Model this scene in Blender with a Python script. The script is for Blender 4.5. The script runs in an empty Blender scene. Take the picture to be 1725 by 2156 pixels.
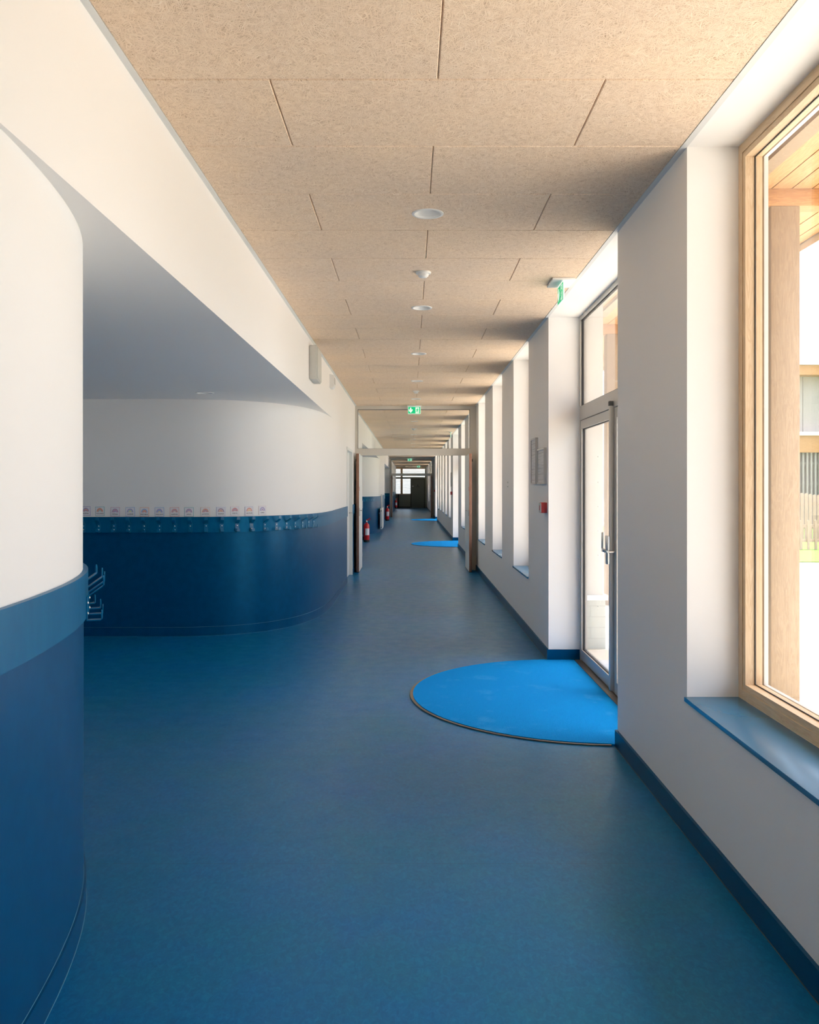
import bpy, bmesh, math, random
from mathutils import Vector, Matrix
random.seed(7)
S = bpy.context.scene
COL = S.collection
PI = math.pi

# ------------------------------------------------------------------ camera, sky, sun, exposure
CAMZ = 1.48
cd = bpy.data.cameras.new('camera'); cam = bpy.data.objects.new('camera', cd); COL.objects.link(cam)
cam.location = (0, 0, CAMZ); cam.rotation_euler = (PI/2, 0, 0)
cd.sensor_fit = 'HORIZONTAL'; cd.sensor_width = 36.0; cd.lens = 36.0*1815/1725
cd.shift_x = -1.5/1725; cd.shift_y = -52/1725; cd.clip_end = 500
S.camera = cam

S.view_settings.view_transform = 'Standard'; S.view_settings.look = 'None'
S.view_settings.gamma = 1.0; S.view_settings.use_curve_mapping = False
S.view_settings.exposure = 0.0

W = bpy.data.worlds.new('sky'); S.world = W; W.use_nodes = True
nt = W.node_tree; nt.nodes.clear()
wo = nt.nodes.new('ShaderNodeOutputWorld'); bg = nt.nodes.new('ShaderNodeBackground')
sky = nt.nodes.new('ShaderNodeTexSky'); sky.sky_type = 'NISHITA'; sky.sun_disc = False
sky.sun_elevation = math.radians(60); sky.sun_rotation = math.radians(100)
sky.air_density = 1.0; sky.dust_density = 4.0; sky.ozone_density = 1.0
mixs = nt.nodes.new('ShaderNodeMix'); mixs.data_type = 'RGBA'; mixs.inputs[0].default_value = 0.5
mixs.inputs[7].default_value = (2.5, 2.65, 2.9, 1)      # bright thin haze over the blue
nt.links.new(sky.outputs[0], mixs.inputs[6]); nt.links.new(mixs.outputs[2], bg.inputs[0])
bg.inputs[1].default_value = 1.0
nt.links.new(bg.outputs[0], wo.inputs[0])

sd = bpy.data.lights.new('sun', 'SUN'); sun = bpy.data.objects.new('sun', sd); COL.objects.link(sun)
sd.energy = 15.0; sd.angle = math.radians(1.5); sd.color = (1.0, 0.94, 0.87)
sun_from = Vector((math.cos(math.radians(63))*0.85, math.cos(math.radians(63))*0.52, math.sin(math.radians(63))))
sun.rotation_euler = sun_from.to_track_quat('Z', 'Y').to_euler(); sun.location = (12, -6, 20)

cy = S.cycles
cy.max_bounces = 9; cy.diffuse_bounces = 6; cy.glossy_bounces = 4; cy.transparent_max_bounces = 16
cy.transmission_bounces = 6; cy.caustics_reflective = False; cy.caustics_refractive = False
cy.use_adaptive_sampling = True; cy.adaptive_threshold = 0.05; cy.sample_clamp_indirect = 10; cy.use_denoising = True
try: cy.denoiser = 'OPENIMAGEDENOISE'
except Exception: pass

# ------------------------------------------------------------------ materials
def mat(name, col, rough=0.6, metal=0.0, spec=0.5, **kw):
    m = bpy.data.materials.new(name); m.use_nodes = True
    b = m.node_tree.nodes['Principled BSDF']
    b.inputs['Base Color'].default_value = (*col, 1); b.inputs['Roughness'].default_value = rough
    b.inputs['Metallic'].default_value = metal; b.inputs['Specular IOR Level'].default_value = spec
    for k, v in kw.items(): b.inputs[k.replace('_', ' ')].default_value = v
    return m
def N(m, t): return m.node_tree.nodes.new(t)
def L(m, a, b): m.node_tree.links.new(a, b)
def BS(m): return m.node_tree.nodes['Principled BSDF']
def math_(m, op, a, b=None, clamp=False):
    n = N(m, 'ShaderNodeMath'); n.operation = op; n.use_clamp = clamp
    for i, v in enumerate((a, b)):
        if v is None: continue
        if isinstance(v, (int, float)): n.inputs[i].default_value = v
        else: L(m, v, n.inputs[i])
    return n.outputs[0]
def coords(m, scale=(1, 1, 1), rot=(0, 0, 0), src=None):
    if src is None: src = N(m, 'ShaderNodeTexCoord').outputs['Object']
    mp = N(m, 'ShaderNodeMapping'); mp.inputs['Scale'].default_value = scale; mp.inputs['Rotation'].default_value = rot
    L(m, src, mp.inputs[0]); return mp.outputs[0]
def noise(m, vec, scale, detail=2, rough=0.5, dist=0.0, out=0):
    n = N(m, 'ShaderNodeTexNoise'); n.inputs['Scale'].default_value = scale; n.inputs['Detail'].default_value = detail
    n.inputs['Roughness'].default_value = rough; n.inputs['Distortion'].default_value = dist
    L(m, vec, n.inputs['Vector']); return n.outputs[out]
def ramp(m, fac, stops):
    r = N(m, 'ShaderNodeValToRGB'); e = r.color_ramp.elements
    while len(e) < len(stops): e.new(0.5)
    for i, (p, c) in enumerate(stops): e[i].position = p; e[i].color = (*c, 1)
    L(m, fac, r.inputs[0]); return r.outputs[0]
def bump(m, h, strength, dist=0.01):
    b = N(m, 'ShaderNodeBump'); b.inputs['Strength'].default_value = strength; b.inputs['Distance'].default_value = dist
    L(m, h, b.inputs['Height']); L(m, b.outputs[0], BS(m).inputs['Normal'])
def mixc(m, f, a, b, mode='MIX'):
    n = N(m, 'ShaderNodeMix'); n.data_type = 'RGBA'; n.blend_type = mode
    for i, v in ((0, f), (6, a), (7, b)):
        if isinstance(v, (int, float)): n.inputs[i].default_value = v
        elif isinstance(v, tuple): n.inputs[i].default_value = (*v, 1)
        else: L(m, v, n.inputs[i])
    return n.outputs[2]

M = {}
# painted plaster
m = M['white'] = mat('painted_plaster', (0.92, 0.905, 0.88), 0.55, spec=0.35)
c = coords(m); bump(m, noise(m, c, 60, 3), 0.05, 0.004)
# wood wool ceiling board
m = M['woodwool'] = mat('wood_wool_board', (0.6, 0.5, 0.4), 0.9, spec=0.15)
oc = N(m, 'ShaderNodeTexCoord').outputs['Object']
dn = noise(m, oc, 5.0, 2, 0.5, out=1)
vs = N(m, 'ShaderNodeVectorMath'); vs.operation = 'SUBTRACT'; L(m, dn, vs.inputs[0]); vs.inputs[1].default_value = (.5, .5, .5)
vm = N(m, 'ShaderNodeVectorMath'); vm.operation = 'SCALE'; L(m, vs.outputs[0], vm.inputs[0]); vm.inputs['Scale'].default_value = 0.14
va = N(m, 'ShaderNodeVectorMath'); va.operation = 'ADD'; L(m, oc, va.inputs[0]); L(m, vm.outputs[0], va.inputs[1])
best = None
for k, ang in enumerate((0.25, 1.05, 1.75, 2.6)):
    mp = N(m, 'ShaderNodeMapping'); mp.inputs['Rotation'].default_value = (0, 0, ang); mp.inputs['Location'].default_value = (k*3.7, k*1.9, 0)
    L(m, va.outputs[0], mp.inputs[0])
    c2 = coords(m, (20, 430, 1), src=mp.outputs[0])
    n1 = noise(m, c2, 1.0, 1, 0.5)
    best = n1 if best is None else math_(m, 'MAXIMUM', best, n1)
colr = ramp(m, best, [(0.47, (0.50, 0.34, 0.22)), (0.55, (0.85, 0.67, 0.495)), (0.66, (0.94, 0.765, 0.59)), (0.76, (0.97, 0.84, 0.69))])  # darkest stop paints the shade between the strands into the colour
big = noise(m, oc, 1.3, 3, 0.6)
colr = mixc(m, 1.0, colr, ramp(m, big, [(0.3, (0.90, 0.90, 0.92)), (0.7, (1.0, 0.97, 0.93))]), 'MULTIPLY')
L(m, colr, BS(m).inputs['Base Color']); bump(m, best, 0.5, 0.004)
# marbled linoleum floor
m = M['floor'] = mat('blue_linoleum', (0.01, 0.12, 0.28), 0.36, spec=0.45, Specular_Tint=(0.1, 0.6, 1.0, 1))
c = coords(m)
n1 = noise(m, coords(m, (1.6, 1, 1)), 34, 8, 0.72, 0.8); n2 = noise(m, c, 1.6, 5, 0.65)
colr = ramp(m, n1, [(0.25, (0.001, 0.095, 0.250)), (0.5, (0.0015, 0.142, 0.335)), (0.66, (0.004, 0.190, 0.400)), (0.78, (0.025, 0.23, 0.40))])
colr = mixc(m, 1.0, colr, ramp(m, n2, [(0.3, (0.85, 1.02, 0.88)), (0.7, (1.0, 0.92, 1.08))]), 'MULTIPLY')
sx = N(m, 'ShaderNodeSeparateXYZ'); L(m, c, sx.inputs[0])
md = math_(m, 'PINGPONG', math_(m, 'ADD', sx.outputs[1], 16.61), 1.0)
seam = math_(m, 'LESS_THAN', md, 0.0012)
colr = mixc(m, math_(m, 'MULTIPLY', seam, 0.5), colr, (0.02, 0.04, 0.06))
L(m, colr, BS(m).inputs['Base Color'])
L(m, ramp(m, noise(m, c, 9, 3), [(0.3, (0.30, .30, .30)), (0.7, (0.37, .37, .37))]), BS(m).inputs['Roughness'])
M['blue_wall'] = m = mat('blue_wainscot_lining', (0.0, 0.12, 0.30), 0.34, spec=0.5, Specular_Tint=(0.1, 0.6, 1.0, 1))
c = coords(m); bump(m, noise(m, c, 90, 2), 0.04, 0.002)
L(m, ramp(m, noise(m, c, 14, 3), [(0.35, (0.0, 0.062, 0.170)), (0.65, (0.0, 0.074, 0.195))]), BS(m).inputs['Base Color'])
M['blue_rail'] = m = mat('blue_rail_paint', (0.0, 0.14, 0.31), 0.36, spec=0.45, Specular_Tint=(0.1, 0.6, 1.0, 1))
c = coords(m, (3, 3, 1)); L(m, ramp(m, noise(m, c, 6, 3), [(0.35, (0.0, 0.105, 0.245)), (0.65, (0.001, 0.128, 0.275))]), BS(m).inputs['Base Color'])
M['seam'] = mat('pale_blue_weld', (0.10, 0.33, 0.48), 0.4)
M['base_blue'] = mat('blue_skirting', (0.0, 0.06, 0.15), 0.35, spec=0.4, Specular_Tint=(0.1, 0.6, 1.0, 1))
M['hook_blue'] = mat('blue_lacquered_metal', (0.0, 0.15, 0.32), 0.28, spec=0.4)
M['screw'] = mat('polished_screw_metal', (0.85, 0.87, 0.88), 0.18, 1.0)
m = M['mat_blue'] = mat('bright_blue_carpet', (0.0, 0.33, 0.85), 0.95, spec=0.1)
c = coords(m); nn = noise(m, c, 260, 2, 0.6); n2 = noise(m, c, 3.5, 4, 0.65)
colr = ramp(m, nn, [(0.3, (0.0, 0.20, 0.62)), (0.55, (0.0, 0.30, 0.80)), (0.75, (0.02, 0.42, 0.95))])
colr = mixc(m, ramp(m, n2, [(0.56, (0, 0, 0)), (0.75, (0.35, .35, .35))]), colr, (0.10, 0.45, 0.85))
L(m, colr, BS(m).inputs['Base Color']); bump(m, nn, 0.9, 0.006)
M['mat_edge'] = mat('bronze_edge_strip', (0.22, 0.19, 0.16), 0.4, 0.6)
M['sill'] = m = mat('blue_sill_laminate', (0.03, 0.18, 0.36), 0.26, spec=0.6)
M['trim_white'] = mat('white_metal_angle', (0.72, 0.73, 0.72), 0.45)
M['alu'] = mat('silver_aluminium', (0.60, 0.58, 0.54), 0.38, 0.3)
M['alu_dark'] = mat('dark_aluminium', (0.12, 0.12, 0.11), 0.5, 0.0)
M['steel'] = mat('brushed_steel', (0.72, 0.72, 0.70), 0.25, 0.9)
M['black'] = mat('black_rubber', (0.015, 0.015, 0.017), 0.5)
M['frame_white'] = mat('cream_door_frame', (0.66, 0.63, 0.57), 0.45)
M['leaf_white'] = mat('pale_door_laminate', (0.78, 0.80, 0.78), 0.4)
M['white_gloss'] = mat('white_plastic', (0.84, 0.84, 0.82), 0.3)
M['white_matt'] = mat('white_card', (0.86, 0.85, 0.87), 0.7)
M['grey_box'] = mat('pale_grey_plastic', (0.60, 0.60, 0.56), 0.5)
M['red'] = mat('red_enamel', (0.62, 0.012, 0.015), 0.28, spec=0.6)
M['red_dull'] = mat('red_call_point_plastic', (0.52, 0.045, 0.045), 0.45)
M['label'] = mat('printed_label', (0.80, 0.80, 0.85), 0.5)
M['ink'] = mat('dark_ink', (0.06, 0.06, 0.07), 0.7)
M['ink_grey'] = mat('grey_ink', (0.42, 0.41, 0.40), 0.7)
M['render'] = mat('white_exterior_render', (0.50, 0.49, 0.46), 0.8)
M['roof_dark'] = mat('roof_void', (0.10, 0.09, 0.08), 0.9)
M['door_grey'] = mat('grey_green_door_paint', (0.27, 0.30, 0.27), 0.5)
M['panel_grey'] = mat('pale_green_panel', (0.42, 0.44, 0.37), 0.6)
def wood(name, c1, c2, c3, axis, rough=0.5, sc=1.0, knots=False):
    m = mat(name, c2, rough, spec=0.3)
    st = {'x': (0.7, 9, 9), 'y': (9, 0.7, 9), 'z': (9, 9, 0.7)}[axis]
    c = coords(m, tuple(v*sc for v in st))
    n = noise(m, c, 3.2, 4, 0.6, 1.4)
    fac = math_(m, 'FRACT', math_(m, 'MULTIPLY', n, 5.0)); 
    fine = noise(m, coords(m, tuple(v*8*sc for v in st)), 3, 2)
    f = math_(m, 'ADD', math_(m, 'MULTIPLY', math_(m, 'PINGPONG', math_(m, 'MULTIPLY', n, 7.0), 0.5), 1.4), math_(m, 'MULTIPLY', fine, 0.3))
    col = ramp(m, f, [(0.1, c1), (0.5, c2), (0.95, c3)])
    if knots:
        v = N(m, 'ShaderNodeTexVoronoi'); v.inputs['Scale'].default_value = 1.0
        L(m, coords(m, tuple({'x': (1.2, 5, 5), 'y': (5, 1.2, 5), 'z': (5, 5, 1.7)}[axis])), v.inputs['Vector'])
        k = ramp(m, v.outputs['Distance'], [(0.03, (1, 1, 1)), (0.07, (0, 0, 0))])
        col = mixc(m, math_(m, 'MULTIPLY', k, 0.45), col, (0.25, 0.15, 0.08))
    L(m, col, BS(m).inputs['Base Color']); bump(m, f, 0.04, 0.002)
    return m
M['pine_z'] = wood('pine_upright_grain', (0.66, 0.47, 0.29), (0.72, 0.54, 0.35), (0.77, 0.60, 0.41), 'z')
M['pine_y'] = wood('pine_level_grain', (0.66, 0.47, 0.29), (0.72, 0.54, 0.35), (0.77, 0.60, 0.41), 'y')
M['post'] = wood('glued_timber_post', (0.24, 0.165, 0.10), (0.30, 0.215, 0.135), (0.35, 0.26, 0.17), 'z', 0.6, 1.0, True)
M['beam'] = wood('larch_beam', (0.36, 0.17, 0.06), (0.46, 0.23, 0.085), (0.54, 0.30, 0.12), 'y', 0.6, 1.0)
M['beam_x'] = wood('larch_cross_beam', (0.36, 0.17, 0.06), (0.46, 0.23, 0.085), (0.54, 0.30, 0.12), 'x', 0.6, 1.0)
M['walnut'] = wood('brown_door_edge', (0.20, 0.10, 0.07), (0.30, 0.16, 0.11), (0.36, 0.20, 0.14), 'z')
M['fence_wood'] = wood('weathered_fence_wood', (0.42, 0.28, 0.21), (0.50, 0.345, 0.265), (0.57, 0.41, 0.32), 'z')
M['clad'] = wood('pale_grey_cladding', (0.32, 0.28, 0.25), (0.37, 0.33, 0.295), (0.43, 0.38, 0.34), 'z', 0.7)
M['soffit'] = m = wood('canopy_boards', (0.42, 0.22, 0.08), (0.52, 0.29, 0.12), (0.60, 0.36, 0.17), 'y', 0.55, 0.8)
m = M['paving'] = mat('pale_gravel_paving', (0.70, 0.66, 0.58), 0.9)
c = coords(m); L(m, ramp(m, noise(m, c, 45, 4, 0.7), [(0.3, (0.55, 0.51, 0.44)), (0.6, (0.72, 0.68, 0.60)), (0.8, (0.80, 0.77, 0.70))]), BS(m).inputs['Base Color'])
m = M['grass'] = mat('lawn_green', (0.20, 0.38, 0.06), 0.9)
c = coords(m); L(m, ramp(m, noise(m, c, 8, 5, 0.7), [(0.3, (0.07, 0.15, 0.015)), (0.7, (0.15, 0.25, 0.04))]), BS(m).inputs['Base Color'])
m = M['leafg'] = mat('olive_leaf', (0.26, 0.31, 0.13), 0.6)
m = M['blind'] = mat('slatted_blind', (0.70, 0.76, 0.70), 0.6)
m = M['tiles'] = mat('pale_plinth_tiles', (0.60, 0.62, 0.58), 0.4)
b = N(m, 'ShaderNodeTexBrick'); b.inputs['Color1'].default_value = (.38, .40, .36, 1); b.inputs['Color2'].default_value = (.41, .43, .39, 1)
b.inputs['Mortar'].default_value = (.28, .29, .26, 1); b.inputs['Scale'].default_value = 1; b.inputs['Mortar Size'].default_value = 0.004
b.inputs['Brick Width'].default_value = 0.3; b.inputs['Row Height'].default_value = 0.10
L(m, coords(m, (1, 1, 1), (PI/2, 0, 0)), b.inputs['Vector']); L(m, b.outputs[0], BS(m).inputs['Base Color'])
# printed pages: irregular grey lines of unreadable print
m = M['page'] = mat('printed_page', (0.78, 0.77, 0.75), 0.6)
c = coords(m, (0.2, 0.4, 60)); f = ramp(m, noise(m, c, 1.6, 3, 0.7), [(0.52, (0.78, 0.77, 0.75)), (0.60, (0.48, 0.47, 0.46))])
L(m, f, BS(m).inputs['Base Color'])
def emis(name, col, s, base=(0.8, 0.8, 0.8)):
    m = mat(name, base, 0.5); BS(m).inputs['Emission Color'].default_value = (*col, 1); BS(m).inputs['Emission Strength'].default_value = s
    return m
M['sign_green'] = emis('lit_green_sign', (0.0, 0.55, 0.22), 0.7, (0.0, 0.35, 0.14))
M['sign_white'] = emis('lit_white_symbol', (0.75, 1.0, 0.85), 0.6)
M['diffuser'] = mat('frosted_diffuser', (0.80, 0.81, 0.80), 0.5)
# clear glass: straight-through with a mirror share that grows at grazing angles
def glass(name, tint):
    m = bpy.data.materials.new(name); m.use_nodes = True; m.node_tree.nodes.clear()
    o = N(m, 'ShaderNodeOutputMaterial'); t = N(m, 'ShaderNodeBsdfTransparent'); g = N(m, 'ShaderNodeBsdfGlossy')
    t.inputs[0].default_value = (*tint, 1); g.inputs[0].default_value = (1, 1, 1, 1); g.inputs['Roughness'].default_value = 0.01
    lw = N(m, 'ShaderNodeLayerWeight'); lw.inputs[0].default_value = 0.5
    f = math_(m, 'ADD', math_(m, 'MULTIPLY', math_(m, 'POWER', lw.outputs['Facing'], 5.0), 0.9), 0.035, True)
    mx = N(m, 'ShaderNodeMixShader'); L(m, f, mx.inputs[0]); L(m, t.outputs[0], mx.inputs[1]); L(m, g.outputs[0], mx.inputs[2])
    L(m, mx.outputs[0], o.inputs[0]); return m
M['glass'] = glass('window_glass', (0.972, 0.978, 0.974))

# ------------------------------------------------------------------ mesh helpers
class MB:
    """collects shapes, then links them as ONE mesh object"""
    def __init__(s): s.bm = bmesh.new(); s.mi = 0
    def _tag(s, faces):
        for f in faces: f.material_index = s.mi
    def box(s, x0, x1, y0, y1, z0, z1, bev=0.0, seg=2):
        vs = [s.bm.verts.new((x, y, z)) for x in (x0, x1) for y in (y0, y1) for z in (z0, z1)]
        idx = [(0, 1, 3, 2), (4, 6, 7, 5), (0, 4, 5, 1), (2, 3, 7, 6), (0, 2, 6, 4), (1, 5, 7, 3)]
        fs = [s.bm.faces.new([vs[i] for i in f]) for f in idx]; s._tag(fs)
        if bev > 0:
            es = list({e for f in fs for e in f.edges})
            r = bmesh.ops.bevel(s.bm, geom=es, offset=bev, segments=seg, affect='EDGES', profile=0.5); s._tag(r['faces'])
        return s
    def prism(s, pts, axis, a0, a1):
        """pts: 2D outline; axis: the direction it is pushed along ('x': pts are y,z; 'y': x,z; 'z': x,y)"""
        def P(p, a): return {'x': (a, p[0], p[1]), 'y': (p[0], a, p[1]), 'z': (p[0], p[1], a)}[axis]
        A = [s.bm.verts.new(P(p, a0)) for p in pts]; B = [s.bm.verts.new(P(p, a1)) for p in pts]
        fs = [s.bm.faces.new(A), s.bm.faces.new(B[::-1])]
        n = len(pts)
        for i in range(n): fs.append(s.bm.faces.new((A[i], B[i], B[(i+1) % n], A[(i+1) % n])))
        s._tag(fs); return s
    def ring(s, axis_pts_outer, axis_pts_inner, x0, x1):
        """rectangular ring in the y-z plane, mitred; outer/inner = (y0,y1,z0,z1)"""
        (a, b, c, d) = axis_pts_outer; (e, f, g, h) = axis_pts_inner
        O = [(a, c), (b, c), (b, d), (a, d)]; I = [(e, g), (f, g), (f, h), (e, h)]
        for i in range(4):
            j = (i+1) % 4; s.mi = 1 if i in (0, 2) else 0
            if c == g and i == 0: continue
            s.prism([O[i], O[j], I[j], I[i]], 'x', x0, x1)
        s.mi = 0; return s
    def lathe(s, prof, n=24, center=(0, 0, 0), axis='z', cap=True):
        rings = []
        for r, h in prof:
            rg = []
            for k in range(n):
                a = 2*PI*k/n; p = (r*math.cos(a), r*math.sin(a), h)
                if axis == 'x': p = (p[2], p[0], p[1])
                if axis == 'y': p = (p[0], p[2], p[1])
                rg.append(s.bm.verts.new(Vector(p)+Vector(center)))
            rings.append(rg)
        fs = []
        for A, B in zip(rings, rings[1:]):
            for k in range(n): fs.append(s.bm.faces.new((A[k], A[(k+1) % n], B[(k+1) % n], B[k])))
        if cap: fs.append(s.bm.faces.new(rings[0][::-1])); fs.append(s.bm.faces.new(rings[-1]))
        s._tag(fs); return s
    def tube(s, pts, r, n=10):
        pts = [Vector(p) for p in pts]; rings = []
        for i, p in enumerate(pts):
            d = (pts[min(i+1, len(pts)-1)]-pts[max(i-1, 0)]).normalized()
            u = d.cross(Vector((0, 0, 1)));
            if u.length < 1e-3: u = d.cross(Vector((0, 1, 0)))
            u.normalize(); v = d.cross(u)
            rings.append([s.bm.verts.new(p+u*r*math.cos(2*PI*k/n)+v*r*math.sin(2*PI*k/n)) for k in range(n)])
        fs = []
        for A, B in zip(rings, rings[1:]):
            for k in range(n): fs.append(s.bm.faces.new((A[k], A[(k+1) % n], B[(k+1) % n], B[k])))
        fs.append(s.bm.faces.new(rings[0][::-1])); fs.append(s.bm.faces.new(rings[-1])); s._tag(fs); return s
    def strip(s, path, z0, z1, o0, o1):
        """a standing band along a plan path, between offsets o0 and o1 to the right of the travel direction"""
        n = len(path); nr = []
        for i in range(n):
            a = Vector(path[max(i-1, 0)]); b = Vector(path[i]); c = Vector(path[min(i+1, n-1)])
            d1 = (b-a) if i else (c-b); d2 = (c-b) if i < n-1 else (b-a)
            d1.normalize(); d2.normalize(); r1 = Vector((d1.y, -d1.x)); r2 = Vector((d2.y, -d2.x))
            nn = (r1+r2).normalized(); nr.append(nn/max(0.3, nn.dot(r1)))
        rows = []
        for p, q in zip(path, nr):
            p = Vector(p); a = p+q*o0; b = p+q*o1
            rows.append([s.bm.verts.new((a.x, a.y, z0)), s.bm.verts.new((b.x, b.y, z0)), s.bm.verts.new((b.x, b.y, z1)), s.bm.verts.new((a.x, a.y, z1))])
        fs = []
        for A, B in zip(rows, rows[1:]):
            for k in range(4): fs.append(s.bm.faces.new((A[k], A[(k+1) % 4], B[(k+1) % 4], B[k])))
        fs.append(s.bm.faces.new(rows[0][::-1])); fs.append(s.bm.faces.new(rows[-1])); s._tag(fs); return s
    def build(s, name, mats, parent=None, loc=None, rot=None, smooth=True):
        bmesh.ops.recalc_face_normals(s.bm, faces=s.bm.faces[:])
        me = bpy.data.meshes.new(name); s.bm.to_mesh(me); s.bm.free()
        for k in (mats if isinstance(mats, (list, tuple)) else [mats]): me.materials.append(M[k] if isinstance(k, str) else k)
        if smooth:
            me.shade_smooth(); me.set_sharp_from_angle(angle=math.radians(32))
        o = bpy.data.objects.new(name, me); COL.objects.link(o)
        if parent: o.parent = parent
        if loc: o.location = loc
        if rot: o.rotation_euler = rot
        return o
def empty(name, loc=(0, 0, 0), rz=0.0):
    o = bpy.data.objects.new(name, None); COL.objects.link(o); o.location = loc; o.rotation_euler = (0, 0, rz); o.empty_display_size = 0.1
    return o
def tag(o, label, cat, group=None):
    o['label'] = label; o['category'] = cat
    if group: o['group'] = group
    return o
def struct(o): o['kind'] = 'structure'; return o
def copy_tree(o, parent=None):
    c = o.copy(); COL.objects.link(c)
    if parent: c.parent = parent
    for ch in [x for x in COL.objects if x.parent == o]: copy_tree(ch, c)
    return c
ORD = ['first', 'second', 'third', 'fourth', 'fifth', 'sixth', 'seventh', 'eighth', 'ninth', 'tenth', 'eleventh', 'twelfth', 'thirteenth',
       'fourteenth', 'fifteenth', 'sixteenth', 'seventeenth', 'eighteenth', 'nineteenth', 'twentieth']
def text_object(body, size, name, matk, parent, loc, depth=0.0004, width=None):
    """lettering in the local x-z plane facing -y"""
    cu = bpy.data.curves.new('t', 'FONT'); cu.body = body; cu.size = size; cu.extrude = depth; cu.align_x = 'CENTER'; cu.align_y = 'CENTER'; cu.resolution_u = 2
    to = bpy.data.objects.new('t', cu); COL.objects.link(to); bpy.context.view_layer.update()
    me = bpy.data.meshes.new_from_object(to.evaluated_get(bpy.context.evaluated_depsgraph_get()))
    bpy.data.objects.remove(to); bpy.data.curves.remove(cu)
    xs = [v.co.x for v in me.vertices]; k = 1.0
    if width and xs and max(xs)-min(xs) > width: k = width/(max(xs)-min(xs))
    for v in me.vertices: x, y, z = v.co; v.co = (x*k, -z, y)
    me.materials.clear(); me.materials.append(M[matk]); me.name = name
    o = bpy.data.objects.new(name, me); COL.objects.link(o); o.parent = parent; o.location = loc
    return o

# ------------------------------------------------------------------ key dimensions
ZC = CAMZ+1.454          # ceiling boards
XL, XL2, XR = -0.985, -1.03, 1.183
XF = 1.403               # window frames' inner face
XOUT = 1.50              # outer wall face
ZS = 0.585               # sill top
ZA = CAMZ+0.8755         # alcove soffit
ZA2 = CAMZ+0.955
Y0, Y1 = -6.0, 62.0
P1, P2 = 15.40, 43.0     # the two glazed partitions
WIN = [(1.2, 3.683), (8.61, 9.86), (11.10, 12.36), (13.61, 14.90), (16.15, 17.40), (18.65, 19.95), (25.1, 26.4),
       (27.65, 28.95), (30.2, 31.5), (32.75, 34.05), (35.3, 36.6), (48.0, 49.2), (54.0, 55.2)]
DOORS = [(4.913, 7.37), (21.2, 23.85), (37.85, 40.4)]

# ------------------------------------------------------------------ floor, ceiling, walls
struct(MB().box(-6.0, XOUT-0.02, Y0-0.3, Y1+0.5, -0.2, 0.0).build('floor', 'floor'))

b = MB(); i = -15
y = 2.476+0.6*i
while y < P2+19:
    row_a = (i % 2 == 0)
    edges = [-1.102, 0.098, 1.298] if row_a else [-1.702, -0.502, 0.698, 1.898]
    le = XL+0.025 if y+0.3 < P1+0.1 else XL2+0.025
    for a, c in zip(edges, edges[1:]):
        x0, x1 = max(a, le), min(c, XR-0.026)
        if x1-x0 < 0.02: continue
        g0 = 0.0022 if a > le else 0; g1 = 0.0022 if c < XR-0.026 else 0
        lv = []                                            # rebated edges: narrow joint in front, boards all but touching behind
        e_ = 0.0002; gr = 0.0030; ch = 0.0030
        for (gx0, gx1, gy, z) in ((e_ if g0 else 0, e_ if g1 else 0, e_, ZC+0.025), (e_ if g0 else 0, e_ if g1 else 0, e_, ZC+0.007), (g0, g1, gr, ZC+0.007), (g0, g1, gr, ZC+ch), (g0+ch, g1+ch, gr+ch, ZC)):
            lv.append([b.bm.verts.new(p) for p in ((x0+gx0, y+gy, z), (x1-gx1, y+gy, z), (x1-gx1, y+0.6-gy, z), (x0+gx0, y+0.6-gy, z))])
        b.bm.faces.new(lv[0]); b.bm.faces.new(lv[-1][::-1])
        for A_, B_ in zip(lv, lv[1:]):
            for k in range(4): b.bm.faces.new((A_[k], B_[k], B_[(k+1) % 4], A_[(k+1) % 4]))
    y += 0.6; i += 1
LIGHT_Y = [2.18+2.4*k for k in range(24)]
LX = 0.093
SOFFIT_HOLES = [(-1.905, 7.985), (-3.35, 7.985), (-3.35, 5.3)]
ceil = b.build('ceiling', 'woodwool', smooth=False)
cut = MB()
for ly in LIGHT_Y: cut.lathe([(0.074, ZC-0.05), (0.074, ZC+0.05)], 40, (LX, ly, 0))
cut = cut.build('cutter', 'white')
md_ = ceil.modifiers.new('holes', 'BOOLEAN'); md_.object = cut; md_.operation = 'DIFFERENCE'; md_.solver = 'EXACT'
bpy.context.view_layer.update()
me2 = bpy.data.meshes.new_from_object(ceil.evaluated_get(bpy.context.evaluated_depsgraph_get()))
ceil.modifiers.clear(); ceil.data = me2; bpy.data.objects.remove(cut)
struct(ceil)
# roof slab above the boards and above the alcoves
b = MB().box(-6.0, XOUT+0.05, Y0-0.3, Y1+3.5, ZC+0.12, ZC+0.40); struct(b.build('ceiling', 'roof_dark'))  # overhang past the end wall is added to block sun
b = MB(); b.box(XL, XL+0.0255, Y0, P1, ZC-0.002, ZC+0.03); b.box(XL2, XL2+0.0255, P1+0.1, P2+19, ZC-0.002, ZC+0.03); struct(b.build('trim_1', 'trim_white'))
b = MB(); b.box(XR-0.0265, XR, Y0, Y1, ZC-0.002, ZC+0.03); struct(b.build('trim_2', 'trim_white'))

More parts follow.
